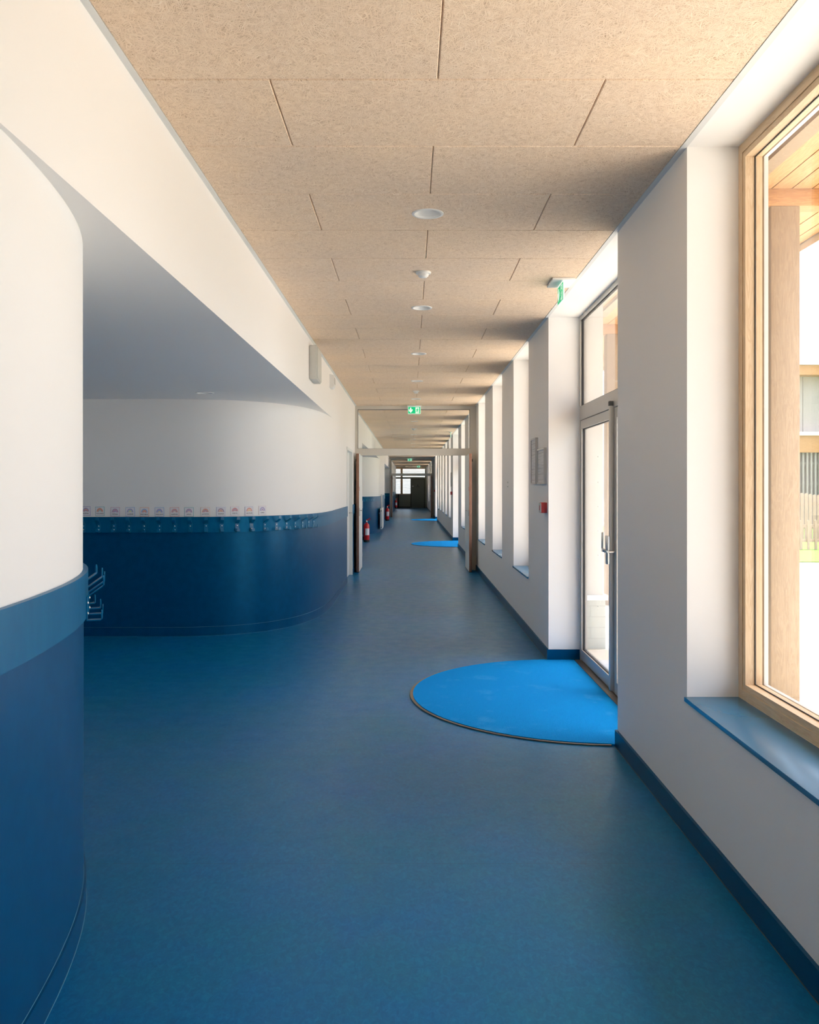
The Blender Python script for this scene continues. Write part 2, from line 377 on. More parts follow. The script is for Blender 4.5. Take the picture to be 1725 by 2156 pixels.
# left wall: superellipse corners of the cloakroom bays
def corner(xc, a, yc, bb, n=3.0, k=70, near=False):
    pts = []
    for i in range(k+1):
        t = (PI/2)*i/k
        pts.append((xc+a*math.cos(t)**(2/n), yc+(1 if near else -1)*bb*math.sin(t)**(2/n)))
    return pts if near else pts[::-1]
SM = 12.50
near1 = corner(-2.6, 2.6+XL, SM-11.2, 2.64, near=True)
far1 = corner(-2.6, 2.6+XL, 11.2, 2.64)
OFF2 = 18.05
near2 = corner(-2.6, 2.6+XL2, SM-11.2+16.6, 2.64, near=True)
far2 = corner(-2.6, 2.6+XL2, 11.2+OFF2, 2.64)
XB = -4.4
pathA = [(XL, Y0), (XL, -1.0)]+near1+[(XB, near1[-1][1]), (XB, far1[0][1])]+far1+[(XL, 13.37)]
pathB = [(XL, 14.63), (XL, P1)]
pathC = [(XL2, P1+0.10)]+near2+[(XB, near2[-1][1]), (XB, far2[0][1])]+far2+[(XL2, 34.6), (-1.95, 34.6), (-1.95, P2), (XL2, P2)]
pathD = [(XL2, P2+0.1), (XL2, 56.0), (XL2, Y1)]
def clean(p):
    o = [p[0]]
    for q in p[1:]:
        if (Vector(q)-Vector(o[-1])).length > 1e-4: o.append(q)
    return o
pathA, pathB, pathC, pathD = map(clean, (pathA, pathB, pathC, pathD))
ratio = min(abs(x)/y for x, y in near1 if y > 1)
print('SILHOUETTE x', 864-1815*ratio, 'target 175')
b = MB()
for p in (pathA, pathB): b.strip(p, 0.0, ZA, -0.10, 0.0)
for p in (pathC, pathD): b.strip(p, 0.0, ZA2, -0.10, 0.0)
b.box(XL-0.12, XL, Y0, P1, ZA, ZC+0.12)
b.box(XL2-0.12, XL2, P1+0.1, P2+19, ZA2, ZC+0.12)
b.box(XL-0.10, XL, 13.37, 14.63, 2.115, ZA)
b.box(-1.40, -1.09, 13.2, 14.8, 0, ZA)
struct(b.build('wall_left', 'white'))
for (ya, yb) in ((-1.0, P1), (P1+0.1, 33.0), (34.5, P2)):
    so = MB().box(XB-0.1, (XL if ya < 10 else XL2)-0.12, ya+0.3, yb, (ZA if ya < 10 else ZA2), (ZA if ya < 10 else ZA2)+0.12).build('ceiling', 'white')
    if ya < 10:
        cut = MB()
        for px_, py_ in SOFFIT_HOLES: cut.lathe([(0.074, ZA-0.05), (0.074, ZA+0.05)], 40, (px_, py_, 0))
        cut = cut.build('cutter', 'white'); md_ = so.modifiers.new('holes', 'BOOLEAN'); md_.object = cut; md_.operation = 'DIFFERENCE'; md_.solver = 'EXACT'
        bpy.context.view_layer.update(); me2 = bpy.data.meshes.new_from_object(so.evaluated_get(bpy.context.evaluated_depsgraph_get()))
        so.modifiers.clear(); me2.shade_flat(); so.data = me2; bpy.data.objects.remove(cut)
    struct(so)
b = MB()
for p in (pathA, pathB, pathC, pathD): b.strip(p, 0.088, 1.034, 0.0, 0.003)
struct(b.build('trim_3', 'blue_wall'))
b = MB()
for p in (pathA, pathB, pathC, pathD): b.strip(p, 1.030, 1.186, 0.0, 0.018)
struct(b.build('trim_4', 'blue_rail'))
b = MB()
for p in (pathA, pathB, pathC, pathD): b.strip(p, 0.0, 0.090, 0.0, 0.012)
struct(b.build('baseboard_left', 'blue_wall'))
b = MB()
for p in (pathA, pathB, pathC): b.strip(p, 0.0895, 0.0912, 0.003, 0.0044); b.strip(p, 0.0, 0.0014, 0.0115, 0.0135)
struct(b.build('trim_5', 'seam'))

# right wall: piers, parapets under the windows, lintel band
ops = sorted([(a, c, 'w') for a, c in WIN]+[(a, c, 'd') for a, c in DOORS])
b = MB(); bb_ = MB(); prev = Y0; piers = []
for a, c, k in ops:
    piers.append((prev, a)); prev = c
    if k == 'w': b.box(XR, XOUT, a, c, 0, ZS-0.02)
piers.append((prev, Y1))
for a, c in piers: b.box(XR, XOUT, a, c, 0, ZC)
b.box(XR, XOUT, Y0, Y1, ZC, ZC+0.12)
struct(b.build('wall_right', 'white'))
b = MB(); sm_ = MB(); T = 0.0135; H = 0.095
runs = []; s0 = Y0
for a, c in DOORS: runs.append((s0, a)); s0 = c
runs.append((s0, Y1))
for k, (a, c) in enumerate(runs):
    e0 = a-(T if k > 0 else 0); e1 = c+(T if k < len(runs)-1 else 0)
    b.box(XR-T, XR, e0, e1, 0, H); sm_.box(XR-T-0.002, XR-T, e0, e1, 0, 0.0022)
    if k > 0: b.box(XR, 1.447, a-T, a, 0, H)
    if k < len(runs)-1: b.box(XR, 1.447, c, c+T, 0, H)
struct(b.build('baseboard_right', 'base_blue'))
struct(sm_.build('trim_6', 'mat_edge'))
struct(MB().box(-6.0, XOUT, Y0-0.15, Y0, 0, ZC+0.12).build('wall_back', 'white'))

# ------------------------------------------------------------------ windows along the right wall
for n, (a, c) in enumerate(WIN):
    w = struct(empty('window_%d' % (n+1), (0, a, ZS)))
    l = c-a; h = ZC-ZS
    MB().ring((0, l, 0, h), (0.040, l-0.040, 0.040, h-0.040), XF, 1.485).build('window_frame', ['pine_z', 'pine_y'], w)
    MB().ring((0.0405, l-0.0405, 0.0405, h-0.0405), (0.066, l-0.066, 0.066, h-0.066), XF+0.004, 1.478).build('sash', ['pine_z', 'pine_y'], w)
    MB().ring((0.0655, l-0.0655, 0.0655, h-0.0655), (0.070, l-0.070, 0.070, h-0.070), 1.4455, 1.4490).build('gasket', ['black', 'black'], w)
    MB().ring((0.030, l-0.030, 0.030, h-0.030), (0.0665, l-0.0665, 0.0665, h-0.0665), 1.4855, 1.503).build('outer_cover', ['trim_white', 'trim_white'], w)
    MB().box(1.4494, 1.4554, 0.0662, l-0.0662, 0.0662, h-0.0662).build('glass_pane', 'glass', w)
    MB().box(XR-0.013, XF+0.001, 0.0005, l-0.0005, -0.019, 0.0, 0.0015).build('window_sill', 'sill', w)
    if n in (11, 12): continue
    ld = bpy.data.lights.new('window_portal', 'AREA'); ld.shape = 'RECTANGLE'; ld.size = h; ld.size_y = l; ld.cycles.is_portal = True
    lo = bpy.data.objects.new('window_portal', ld); COL.objects.link(lo); lo.location = (1.56, (a+c)/2, ZS+h/2); lo.rotation_euler = (0, PI/2, 0)

# ------------------------------------------------------------------ glazed doors in the right-hand recesses
for n, (a, c) in enumerate(DOORS):
    d = struct(empty('door_%d' % (n+1), (0, a, 0))); l = c-a; X0 = 1.447
    ZT0, ZT1 = 2.050, 2.168
    b = MB().box(X0, XOUT, 0, 0.035, 0, ZC); b.box(X0, XOUT, l-0.035, l, 0, ZC); b.box(X0, XOUT, 0.035, l-0.035, ZT0, ZT1); b.box(X0, XOUT, 0.035, l-0.035, ZC-0.032, ZC)
    b.box(X0+0.015, XOUT-0.005, 0.035, l-0.035, 0, 0.016)
    b.build('door_frame', 'alu', d)
    b = MB(); b.ring((0.035, l-0.035, ZT1, ZC-0.032), (0.043, l-0.043, ZT1+0.008, ZC-0.040), X0+0.012, X0+0.03); b.build('transom_gasket', ['black', 'black'], d)
    MB().box(X0+0.020, X0+0.026, 0.035, l-0.035, ZT1, ZC-0.032).build('transom_glass', 'glass', d)
    mid = l/2-0.02
    for side, (y0, y1) in enumerate(((0.040, mid-0.003), (mid+0.003, l-0.040))):
        lf = MB(); xi, xo = X0+0.004, X0+0.052; sw = 0.062
        lf.box(xi, xo, y0, y0+sw, 0.022, ZT0-0.006); lf.box(xi, xo, y1-sw*0.55, y1, 0.022, ZT0-0.006) if side else lf.box(xi, xo, y1-sw, y1, 0.022, ZT0-0.006)
        e1 = y1-(sw*0.55 if side else sw)
        lf.box(xi, xo, y0+sw, e1, 0.022, 0.105); lf.box(xi, xo, y0+sw, e1, ZT0-0.075, ZT0-0.006)
        lo = lf.build('door_leaf', 'alu', d)
        gk = MB(); gk.ring((y0+sw, e1, 0.105, ZT0-0.075), (y0+sw+0.007, e1-0.007, 0.112, ZT0-0.082), xi+0.012, xi+0.03); gk.build('gasket', ['black', 'black'], lo)
        MB().box(xi+0.018, xi+0.024, y0+sw, e1, 0.105, ZT0-0.075).build('glass_pane', 'glass', lo)
        dm = MB()
        for zz in (0.95, 1.14, 1.33, 1.52, 1.72, 0.55): dm.lathe([(0.006, xi+0.0168), (0.006, xi+0.0178)], 10, (0, (y0+sw+e1)/2, zz), 'x')
        dm.build('manifestation_dots', 'white_gloss', lo)
        if side:
            yb = y0+0.035
            MB().box(xi-0.030, xi, yb-0.024, yb+0.010, 0.03, ZT0+0.012, 0.004).build('closing_bar', 'alu', lo)
            MB().box(xi-0.034, xi, yb-0.028, yb+0.014, ZT0+0.012, ZT0+0.045, 0.003).build('bar_cap', 'alu_dark', lo)
            hb = MB().box(xi-0.050, xi-0.028, yb-0.026, yb+0.040, 0.93, 1.135, 0.004); hb.build('lock_case', 'steel', lo)
            hd = MB(); hd.box(xi-0.058, xi-0.040, yb+0.034, yb+0.125, 1.010, 1.038, 0.005); hd.box(xi-0.058, xi-0.040, yb+0.108, yb+0.128, 1.030, 1.155, 0.006)
            hd.build('door_handle', 'steel', lo)
            pb = MB(); pb.tube([(xi-0.045, y0-0.02, 1.022), (xi-0.045, yb-0.01, 1.022)], 0.009, 12); pb.tube([(xi-0.045, y0-0.02, 1.022), (xi-0.005, y0-0.02, 1.022)], 0.008, 12)
            pb.build('push_bar', 'steel', lo)
    st = MB().box(1.40, X0+0.012, 0.0, l, 0.0, 0.010, 0.002); st.build('threshold', 'mat_edge', d)
    ld = bpy.data.lights.new('door_portal', 'AREA'); ld.shape = 'RECTANGLE'; ld.size = ZC; ld.size_y = l; ld.cycles.is_portal = True
    lo = bpy.data.objects.new('door_portal', ld); COL.objects.link(lo); lo.location = (1.56, (a+c)/2, ZC/2); lo.rotation_euler = (0, PI/2, 0)

# classroom door recessed in the left wall
d = struct(empty('door_4', (XL, 13.37, 0)))
b = MB(); b.box(-0.095, 0.008, 0.0, 0.045, 0, 2.11); b.box(-0.095, 0.008, 1.215, 1.26, 0, 2.11); b.box(-0.095, 0.008, 0.045, 1.215, 2.065, 2.11); b.build('door_frame', 'leaf_white', d)
lf = MB().box(-0.085, -0.045, 0.048, 1.212, 0.006, 2.062).build('door_leaf', 'leaf_white', d)
MB().tube([(-0.045, 1.13, 1.05), (-0.005, 1.13, 1.05), (-0.005, 1.00, 1.05)], 0.009).build('door_handle', 'steel', lf)

# ------------------------------------------------------------------ glazed partitions with their open double doors
def partition(n, Y, xl, xr):
    d = struct(empty('door_%d' % n, (0, Y, 0)))
    gl, gr = -0.940, 1.065; ZB, ZB1, ZG = 2.050, 2.170, ZC-0.062
    b = MB(); b.box(xl, gl, 0, 0.10, 0, ZC); b.box(gr, xr, 0, 0.10, 0, ZC); b.box(gl, gr, 0, 0.10, ZG, ZC); b.box(gl, gr, 0, 0.10, ZB, ZB1)
    b.build('door_frame', 'frame_white', d)
    MB().box(gl, gr, 0.045, 0.052, ZB1, ZG).build('transom_glass', 'glass', d)
    g = MB(); w = 0.007
    g.box(gl, gr, 0.012, 0.046, ZG-w, ZG); g.box(gl, gl+w, 0.012, 0.046, ZB1, ZG); g.box(gr-w, gr, 0.012, 0.046, ZB1, ZG); g.box(gl, gr, 0.012, 0.046, ZB1, ZB1+w*0.5)
    g.build('gasket', 'alu_dark', d)
    for s, x0 in ((-1, -0.936), (1, 1.022)):
        # each leaf stands open towards the camera, edge on
        lo = MB().box(x0+(0.009 if s < 0 else 0.0), x0+(0.048 if s < 0 else 0.039), -0.435, 0.56, 0.010, 2.064).build('door_leaf', 'leaf_white', d)
        lo['label'] = 'white door leaf standing open, seen edge on'
        MB().box(x0, x0+0.048, -0.448, -0.4352, 0.012, 2.066, 0.002).build('edge_lipping', 'walnut', lo)['label'] = 'brown wooden door edge'
        e = MB(); e.box(x0-0.0, x0+0.048, -0.4340, 0.56, 0.001, 0.0098); e.build('bottom_seal', 'black', lo)
        hx = x0-0.02 if s < 0 else x0+0.068
        h = MB(); h.box(x0-0.018 if s < 0 else x0+0.0395, x0+0.0085 if s < 0 else x0+0.068, -0.37, -0.32, 1.93, 1.975, 0.003); h.build('hold_open_magnet', 'black', lo)
        h = MB(); xi = x0+0.048 if s < 0 else x0
        sgn = 1 if s < 0 else -1
        h.box(min(xi, xi+sgn*0.008), max(xi, xi+sgn*0.008), -0.40, -0.37, 0.98, 1.12, 0.002); h.box(min(xi+sgn*0.008, xi+sgn*0.05), max(xi+sgn*0.008, xi+sgn*0.05), -0.392, -0.378, 1.07, 1.085)
        h.box(min(xi+sgn*0.038, xi+sgn*0.052), max(xi+sgn*0.038, xi+sgn*0.052), -0.392, -0.27, 1.07, 1.085, 0.003); h.build('door_handle', 'steel', lo)
        MB().box(min(xi, xi+sgn*0.0015), max(xi, xi+sgn*0.0015), -0.42, -0.36, 1.42, 1.49).build('warning_sticker', 'red_dull', lo)
    return d
partition(5, P1, XL, XR)
partition(6, P2, XL2, XR)

# ------------------------------------------------------------------ end of the corridor
we = MB()
we.box(-6, 0.02, Y1, Y1+0.2, 0, 0.98); we.box(-6, -1.06, Y1, Y1+0.2, 0.98, ZC+0.12); we.box(1.06, XOUT, Y1, Y1+0.2, 0, ZC+0.12); we.box(-1.06, 1.06, Y1, Y1+0.2, 2.91, ZC+0.12); we.box(0.02, 1.06, Y1+0.0505, Y1+0.2, 0, 2.09)  # box behind the door leaf is added to stop daylight leaking round it
struct(we.build('wall_front', 'panel_grey'))
w = struct(empty('window_15', (0, Y1, 0)))
b = MB(); b.box(-1.06, 1.06, -0.02, 0.12, 2.80, 2.91); b.box(-1.06, 0.03, -0.04, 0.12, 0.94, 1.02); b.build('window_frame', 'pine_y', w)
b = MB(); b.box(-0.70, -0.54, -0.03, 0.12, 1.02, 2.80); b.build('mullion', 'pine_z', w)
b = MB(); b.box(-1.06, 1.06, -0.035, 0.12, 2.09, 2.20); b.build('transom_bar', 'door_grey', w)
MB().box(-1.06, 1.06, 0.04, 0.05, 1.02, 2.80).build('glass_pane', 'glass', w)
b = MB()
for k in range(17): b.prism([(0.20, 1.04+k*0.105), (0.27, 1.065+k*0.105), (0.27, 1.075+k*0.105), (0.20, 1.05+k*0.105)], 'x', -1.1, 1.1)
b.build('outside_slats', 'blind', w)
d = struct(empty('door_7', (0, Y1, 0)))
b = MB(); b.box(0.02, 0.09, -0.03, 0.1, 0, 2.09); b.box(1.00, 1.06, -0.03, 0.1, 0, 2.09); b.box(0.09, 1.00, -0.03, 0.1, 2.05, 2.09); b.build('door_frame', 'alu_dark', d)
lf = MB().box(0.095, 0.995, 0.0, 0.05, 0.01, 2.045).build('door_leaf', 'door_grey', d)
b = MB(); b.box(0.42, 0.66, -0.006, 0, 1.50, 1.53); b.lathe([(0.035, -0.006), (0.035, 0)], 16, (0.54, 0, 1.63), 'y'); b.build('door_sign', 'ink', lf)
b = MB(); b.box(0.13, 0.24, -0.006, 0, 1.52, 1.60); b.build('door_notice', 'label', lf)
MB().tube([(0.16, 0, 1.18), (0.16, -0.05, 1.18), (0.29, -0.05, 1.18)], 0.012).build('door_handle', 'steel', lf)
b = MB().box(-0.98, 0.0, Y1-0.02, Y1-0.001, 0.0, 0.10); struct(b.build('baseboard_front', 'alu_dark'))

# ------------------------------------------------------------------ floor mats at the outside doors
mat_lab = ['bright blue half-round mat at the nearest glass door, filling its recess', 'bright blue half-round mat just beyond the open double doors',
           'bright blue half-round mat farthest along the corridor']
for n, (a, c) in enumerate(DOORS):
    yc = (a+c)/2+(0.01, -0.03, 0.0)[n]; r = (1.232, 1.225, 1.225)[n]; xc = 1.232
    root = tag(empty('floor_mat', (xc, yc, 0)), mat_lab[n], 'mat', 'blue entrance mats')
    def outline(rr, xr, hw):
        pts = []; k = 96
        for i in range(k+1):
            t = PI/2+PI*i/k; pts.append((rr*math.cos(t), rr*math.sin(t)))
        pts = [p for p in pts if p[0]+xc <= 1.166]
        y_hi = pts[0][1]; y_lo = pts[-1][1]
        return pts, y_hi, y_lo
    pts, yh, yl = outline(r-0.020, 0, 0)
    hi = min(yh, c-T-yc-0.003); lo_ = max(yl, a+T-yc+0.003)
    hi2 = c-T*1.2-yc-0.004; lo2 = a+T*1.2-yc+0.004
    poly = pts+[(1.166-xc, lo2), (1.395-xc, lo2), (1.395-xc, hi2), (1.166-xc, hi2)]
    poly = [(x, min(max(yy, lo2-0.02 if x+xc < 1.16 else lo2), hi2+0.02 if x+xc < 1.16 else hi2)) for x, yy in poly]
    MB().prism(poly, 'z', 0.0005, 0.011).build('pile', 'mat_blue', root)
    b = MB(); pth = [(r*math.cos(PI/2+PI*i/96), r*math.sin(PI/2+PI*i/96)) for i in range(97)]
    pth = [p for p in pth if p[0]+xc <= 1.167]
    b.strip(pth[::-1], 0.0003, 0.0075, -0.0005, 0.0195)
    b.build('edge_strip', 'mat_edge', root)

# ------------------------------------------------------------------ coat hooks
def make_hook():
    root = empty('coat_hook')                       # local: x along the rail, -y outwards, origin on the rail face at plate centre
    prof = [(0.0, -0.040), (0.0, 0.040), (0.052, 0.076), (0.058, 0.082), (0.058, 0.106), (0.0545, 0.106), (0.0545, 0.084), (0.050, 0.080)]
    t = 0.0032
    line = [(0.056, 0.104), (0.056, 0.078), (0.0016, 0.040), (0.0016, -0.0384), (0.048, -0.0384), (0.050, -0.036), (0.050, -0.012)]
    def bent(pts, half):
        b = MB(); P = [Vector(p) for p in pts]; rows = []
        for i, p in enumerate(P):
            a = P[i-1] if i else p; c_ = P[i+1] if i < len(P)-1 else p
            d1 = (p-a).normalized() if i else (c_-p).normalized(); d2 = (c_-p).normalized() if i < len(P)-1 else d1
            nr = Vector((-(d1+d2).y, (d1+d2).x)).normalized(); nr = nr/max(0.5, nr.dot(Vector((-d1.y, d1.x))))*t/2
            w = half
            q0, q1 = p+nr, p-nr
            rows.append([b.bm.verts.new((-w, -q0.x, q0.y)), b.bm.verts.new((w, -q0.x, q0.y)), b.bm.verts.new((w, -q1.x, q1.y)), b.bm.verts.new((-w, -q1.x, q1.y))])
        for A, B in zip(rows, rows[1:]):
            for k in range(4): b.bm.faces.new((A[k], A[(k+1) % 4], B[(k+1) % 4], B[k]))
        b.bm.faces.new(rows[0][::-1]); b.bm.faces.new(rows[-1]); return b
    # plate
    bent([(0.0016, 0.043), (0.0016, -0.0384)], 0.0185).build('back_plate', 'hook_blue', root)
    # arms with rounded tabs
    def tab(b, out, z0, z1, half):
        pts = [(-half, z0), (half, z0), (half, z1-half)]+[(half*math.cos(a), z1-half+half*math.sin(a)) for a in [PI*k/10 for k in range(1, 10)]]+[(-half, z1-half)]
        b.prism(pts, 'y', -out-t/2, -out+t/2)
    b = bent([(0.0016, 0.040), (0.053, 0.076), (0.056, 0.080), (0.056, 0.086)], 0.0165); tab(b, 0.056, 0.0855, 0.112, 0.0165); b.build('upper_arm', 'hook_blue', root)
    b = bent([(0.0010, -0.0395), (0.046, -0.0395), (0.050, -0.036), (0.050, -0.031)], 0.0150); tab(b, 0.050, -0.0315, -0.006, 0.0150); b.build('lower_arm', 'hook_blue', root)
    for z in (0.019, -0.017):
        MB().lathe([(0.0058, 0.0), (0.0055, -0.0018), (0.0035, -0.0034), (0.0008, -0.0040)], 12, (0, -0.0032, z), 'y').build('screw', 'screw', root)
    return root
def arc(path):
    s = [0.0]
    for p, q in zip(path, path[1:]): s.append(s[-1]+(Vector(q)-Vector(p)).length)
    return s
def at_s(path, S_, s):
    for i in range(len(path)-1):
        if S_[i+1] >= s:
            f = (s-S_[i])/(S_[i+1]-S_[i]); a = Vector(path[i]); c_ = Vector(path[i+1]); d = (c_-a).normalized()
            return a+(c_-a)*f, d
    return Vector(path[-1]), d
def place_on(o, path, S_, s, out, z):
    p, d = at_s(path, S_, s); r = Vector((d.y, -d.x)); q = p+r*out
    o.location = (q.x, q.y, z); o.rotation_euler = (0, 0, math.atan2(r.y, r.x)+PI/2)      # local -y looks along r
    return p
hook0 = make_hook(); used = [False]
def new_hook():
    if not used[0]: used[0] = True; return hook0
    return copy_tree(hook0)
fpath = [(XB, far1[0][1])]+far1+[(XL, 13.37)]; FS = arc(fpath)
s_first = abs(XB)-3.236
for k in range(19):
    h = new_hook(); place_on(h, fpath, FS, s_first+0.1503*k, 0.0183, 1.076)
    tag(h, 'dark blue double coat hook, %s from the left on the back wall rail' % ORD[k], 'coat hook', 'coat hooks on the curved back rail')
npath = near1+[(XB, near1[-1][1])]; NS = arc(npath)
ks = min(range(len(near1)), key=lambda i: abs(near1[i][0])/near1[i][1] if near1[i][1] > 1 else 9)
near_names = ['nearest of all the hooks, facing the camera on the white column', 'second hook round the curve of the near column', 'third hook round the curve of the near column', 'only its tips showing behind the near column']
for k in range(4):
    h = new_hook(); place_on(h, npath, NS, NS[ks]+(-0.155+0.15*k), 0.0183, 1.062)
    tag(h, 'blue double coat hook, '+near_names[k], 'coat hook', 'coat hooks on the near column')
f2path = [(XB, far2[0][1])]+far2+[(XL2, 34.6)]; FS2 = arc(f2path)
for k in range(5):
    h = new_hook(); place_on(h, f2path, FS2, s_first+0.1503*(12+k)+0.05, 0.0183, 1.076)
    tag(h, 'tiny blue coat hook beyond the double doors, %s from the left' % ORD[k], 'coat hook', 'coat hooks in the second bay')

# name cards above the hooks
def pal(name, c): 
    if name not in M: M[name] = mat('card_'+name, c, 0.7)
    return name
pal('lilac', (0.42, 0.34, 0.62)); pal('teal', (0.10, 0.45, 0.48)); pal('pink', (0.72, 0.36, 0.50)); pal('sky', (0.25, 0.45, 0.75)); pal('orange', (0.85, 0.38, 0.20))
pal('coral', (0.80, 0.33, 0.30)); pal('mauve', (0.50, 0.32, 0.48)); pal('yellow', (0.85, 0.68, 0.35)); pal('peach', (0.88, 0.62, 0.48)); pal('mint', (0.40, 0.70, 0.62)); pal('palepink', (0.84, 0.68, 0.72)); pal('palelilac', (0.66, 0.64, 0.80))
cards = [('AVINA', 'lilac', 'lilac', 'orange', 'mauve', 'pale purple'), ('YOUNES', 'teal', 'orange', 'coral', 'mint', 'teal'), ('FIONA', 'pink', 'mauve', 'pink', 'lilac', 'pink'),
         ('YASINE', 'sky', 'lilac', 'mint', 'yellow', 'mid blue'), ('PRITHIKA', 'orange', 'sky', 'orange', 'coral', 'orange'), ('WILLIAM', 'sky', 'lilac', 'sky', 'yellow', 'light blue'),
         ('AARNA', 'coral', 'coral', 'mauve', 'peach', 'coral'), ('IMAD', 'teal', 'mauve', 'lilac', 'peach', 'blue-green'), ('JAYSON', 'peach', 'orange', 'mauve', 'coral', 'peach'),
         ('DIANA', 'palelilac', 'mauve', 'peach', 'orange', 'faint lilac'), ('MAYA', 'palepink', 'coral', 'mauve', 'coral', 'faint pink'), ('VICTOR', 'palelilac', 'coral', 'peach', 'yellow', 'powder blue'),
         ('LINA', 'palepink', 'lilac', 'palelilac', 'mauve', 'faint rose')]
cx = [180.8, 210, 242.4, 273.9, 304.4, 335.3, 367, 397.7, 432.2, 464.2, 494.4, 525, 552.4]
dz = [0.010, 0.008, 0.002, 0.002, 0.0, 0.0, 0.001, 0.0, 0.002, 0.004, 0.008, 0.006, 0.010]
for k, (nm, bc, c1, c2, c3, word) in enumerate(cards):
    # walk along the curved wall until the card's own place is reached
    best = min((abs(864+1815*at_s(fpath, FS, s)[0].x/at_s(fpath, FS, s)[0].y-cx[k]), s) for s in [0.9+0.01*i for i in range(330)])[1]
    root = empty('name_card'); place_on(root, fpath, FS, best, 0.0006, 1.188+dz[k]+0.0)
    root.rotation_euler[1] = random.uniform(-0.03, 0.03)
    w = 0.045; hh = 0.092
    MB().box(-w, w, -0.003, 0, 0, hh, 0.0008, 1).build('border', bc, root)
    MB().box(-w+0.003, w-0.003, -0.0038, -0.0031, 0.003, hh-0.003).build('card_face', 'white_matt', root)
    b = MB()
    for q, (r0, r1) in enumerate(((0.024, 0.031), (0.0155, 0.022), (0.007, 0.0135))):
        b.mi = q; n = 14
        pts = [(r1*math.cos(PI*i/n), 0.040+r1*1.15*math.sin(PI*i/n)) for i in range(n+1)]+[(r0*math.cos(PI*i/n), 0.040+r0*1.15*math.sin(PI*i/n)) for i in range(n, -1, -1)]
        for i in range(n):
            a0, a1 = PI*i/n, PI*(i+1)/n
            b.prism([(r1*math.cos(a0), 0.042+r1*1.15*math.sin(a0)), (r1*math.cos(a1), 0.042+r1*1.15*math.sin(a1)), (r0*math.cos(a1), 0.042+r0*1.15*math.sin(a1)), (r0*math.cos(a0), 0.042+r0*1.15*math.sin(a0))], 'y', -0.0046, -0.0039)
    b.build('rainbow', [c1, c2, c3], root)
    text_object(nm, 0.019, 'lettering', 'ink', root, (0, -0.0042, 0.022), 0.0003, 0.074)
    tag(root, 'small white rainbow card with a %s border, %s from the left above the hooks' % (word, ORD[k]), 'name card', 'rainbow name cards')

# ------------------------------------------------------------------ ceiling fittings
def downlight(r=0.085):
    root = empty('ceiling_light')
    MB().lathe([(r, 0.0), (r, -0.0025), (r-0.003, -0.004), (r-0.014, -0.004), (r-0.0155, -0.001), (r-0.0155, 0.006)], 48, cap=False).build('rim', 'white_gloss', root)
    MB().lathe([(r-0.0150, 0.006), (r-0.028, 0.030), (r-0.036, 0.036)], 48, cap=False).build('reflector', 'white_gloss', root)
    MB().lathe([(r-0.0355, 0.0355), (0.002, 0.0355)], 48, cap=False).build('diffuser', 'diffuser', root)
    return root
dl = downlight()
for k, ly in enumerate(LIGHT_Y):
    o = dl if k == 0 else copy_tree(dl)
    o.location = (LX, ly, ZC)
    if k == 0: lab = 'round white downlight over the camera, nearest of the ceiling row'
    elif k < 6: lab = 'round white downlight in the wood wool ceiling, %s in view before the partition' % ORD[k-1]
    else: lab = 'round white downlight beyond the first partition, %s of the far row' % ORD[k-6]
    tag(o, lab, 'downlight', 'downlights along the corridor ceiling')
# the unseen first one stays out: the photo shows nothing of it
for ch in [x for x in COL.objects if x.parent == dl]: bpy.data.objects.remove(ch)
bpy.data.objects.remove(dl)
for k, (px_, py_) in enumerate(SOFFIT_HOLES):
    if k: continue                                   # the other two are added lamp holes without fittings, hidden behind the near column
    a_l = downlight(0.085); a_l.location = (px_, py_, ZA); tag(a_l, 'round white downlight in the cloakroom bay soffit on the left', 'downlight')
def detector(y, lab, r=0.05):
    root = empty('smoke_detector', (0.088, y, ZC))
    MB().lathe([(r, 0), (r, -0.006), (r*0.93, -0.012), (r*0.72, -0.015)], 32).build('base', 'white_gloss', root)
    MB().lathe([(r*0.72, -0.0145), (r*0.66, -0.028), (r*0.5, -0.036), (r*0.2, -0.040), (0.002, -0.041)], 32).build('sensor_dome', 'white_gloss', root)
    tag(root, lab, 'smoke detector', 'ceiling detectors')
detector(5.825, 'white domed detector between the first two downlights', 0.052)
detector(13.0, 'small white detector just before the first partition')
detector(21.4, 'small white detector seen through the transom glass')

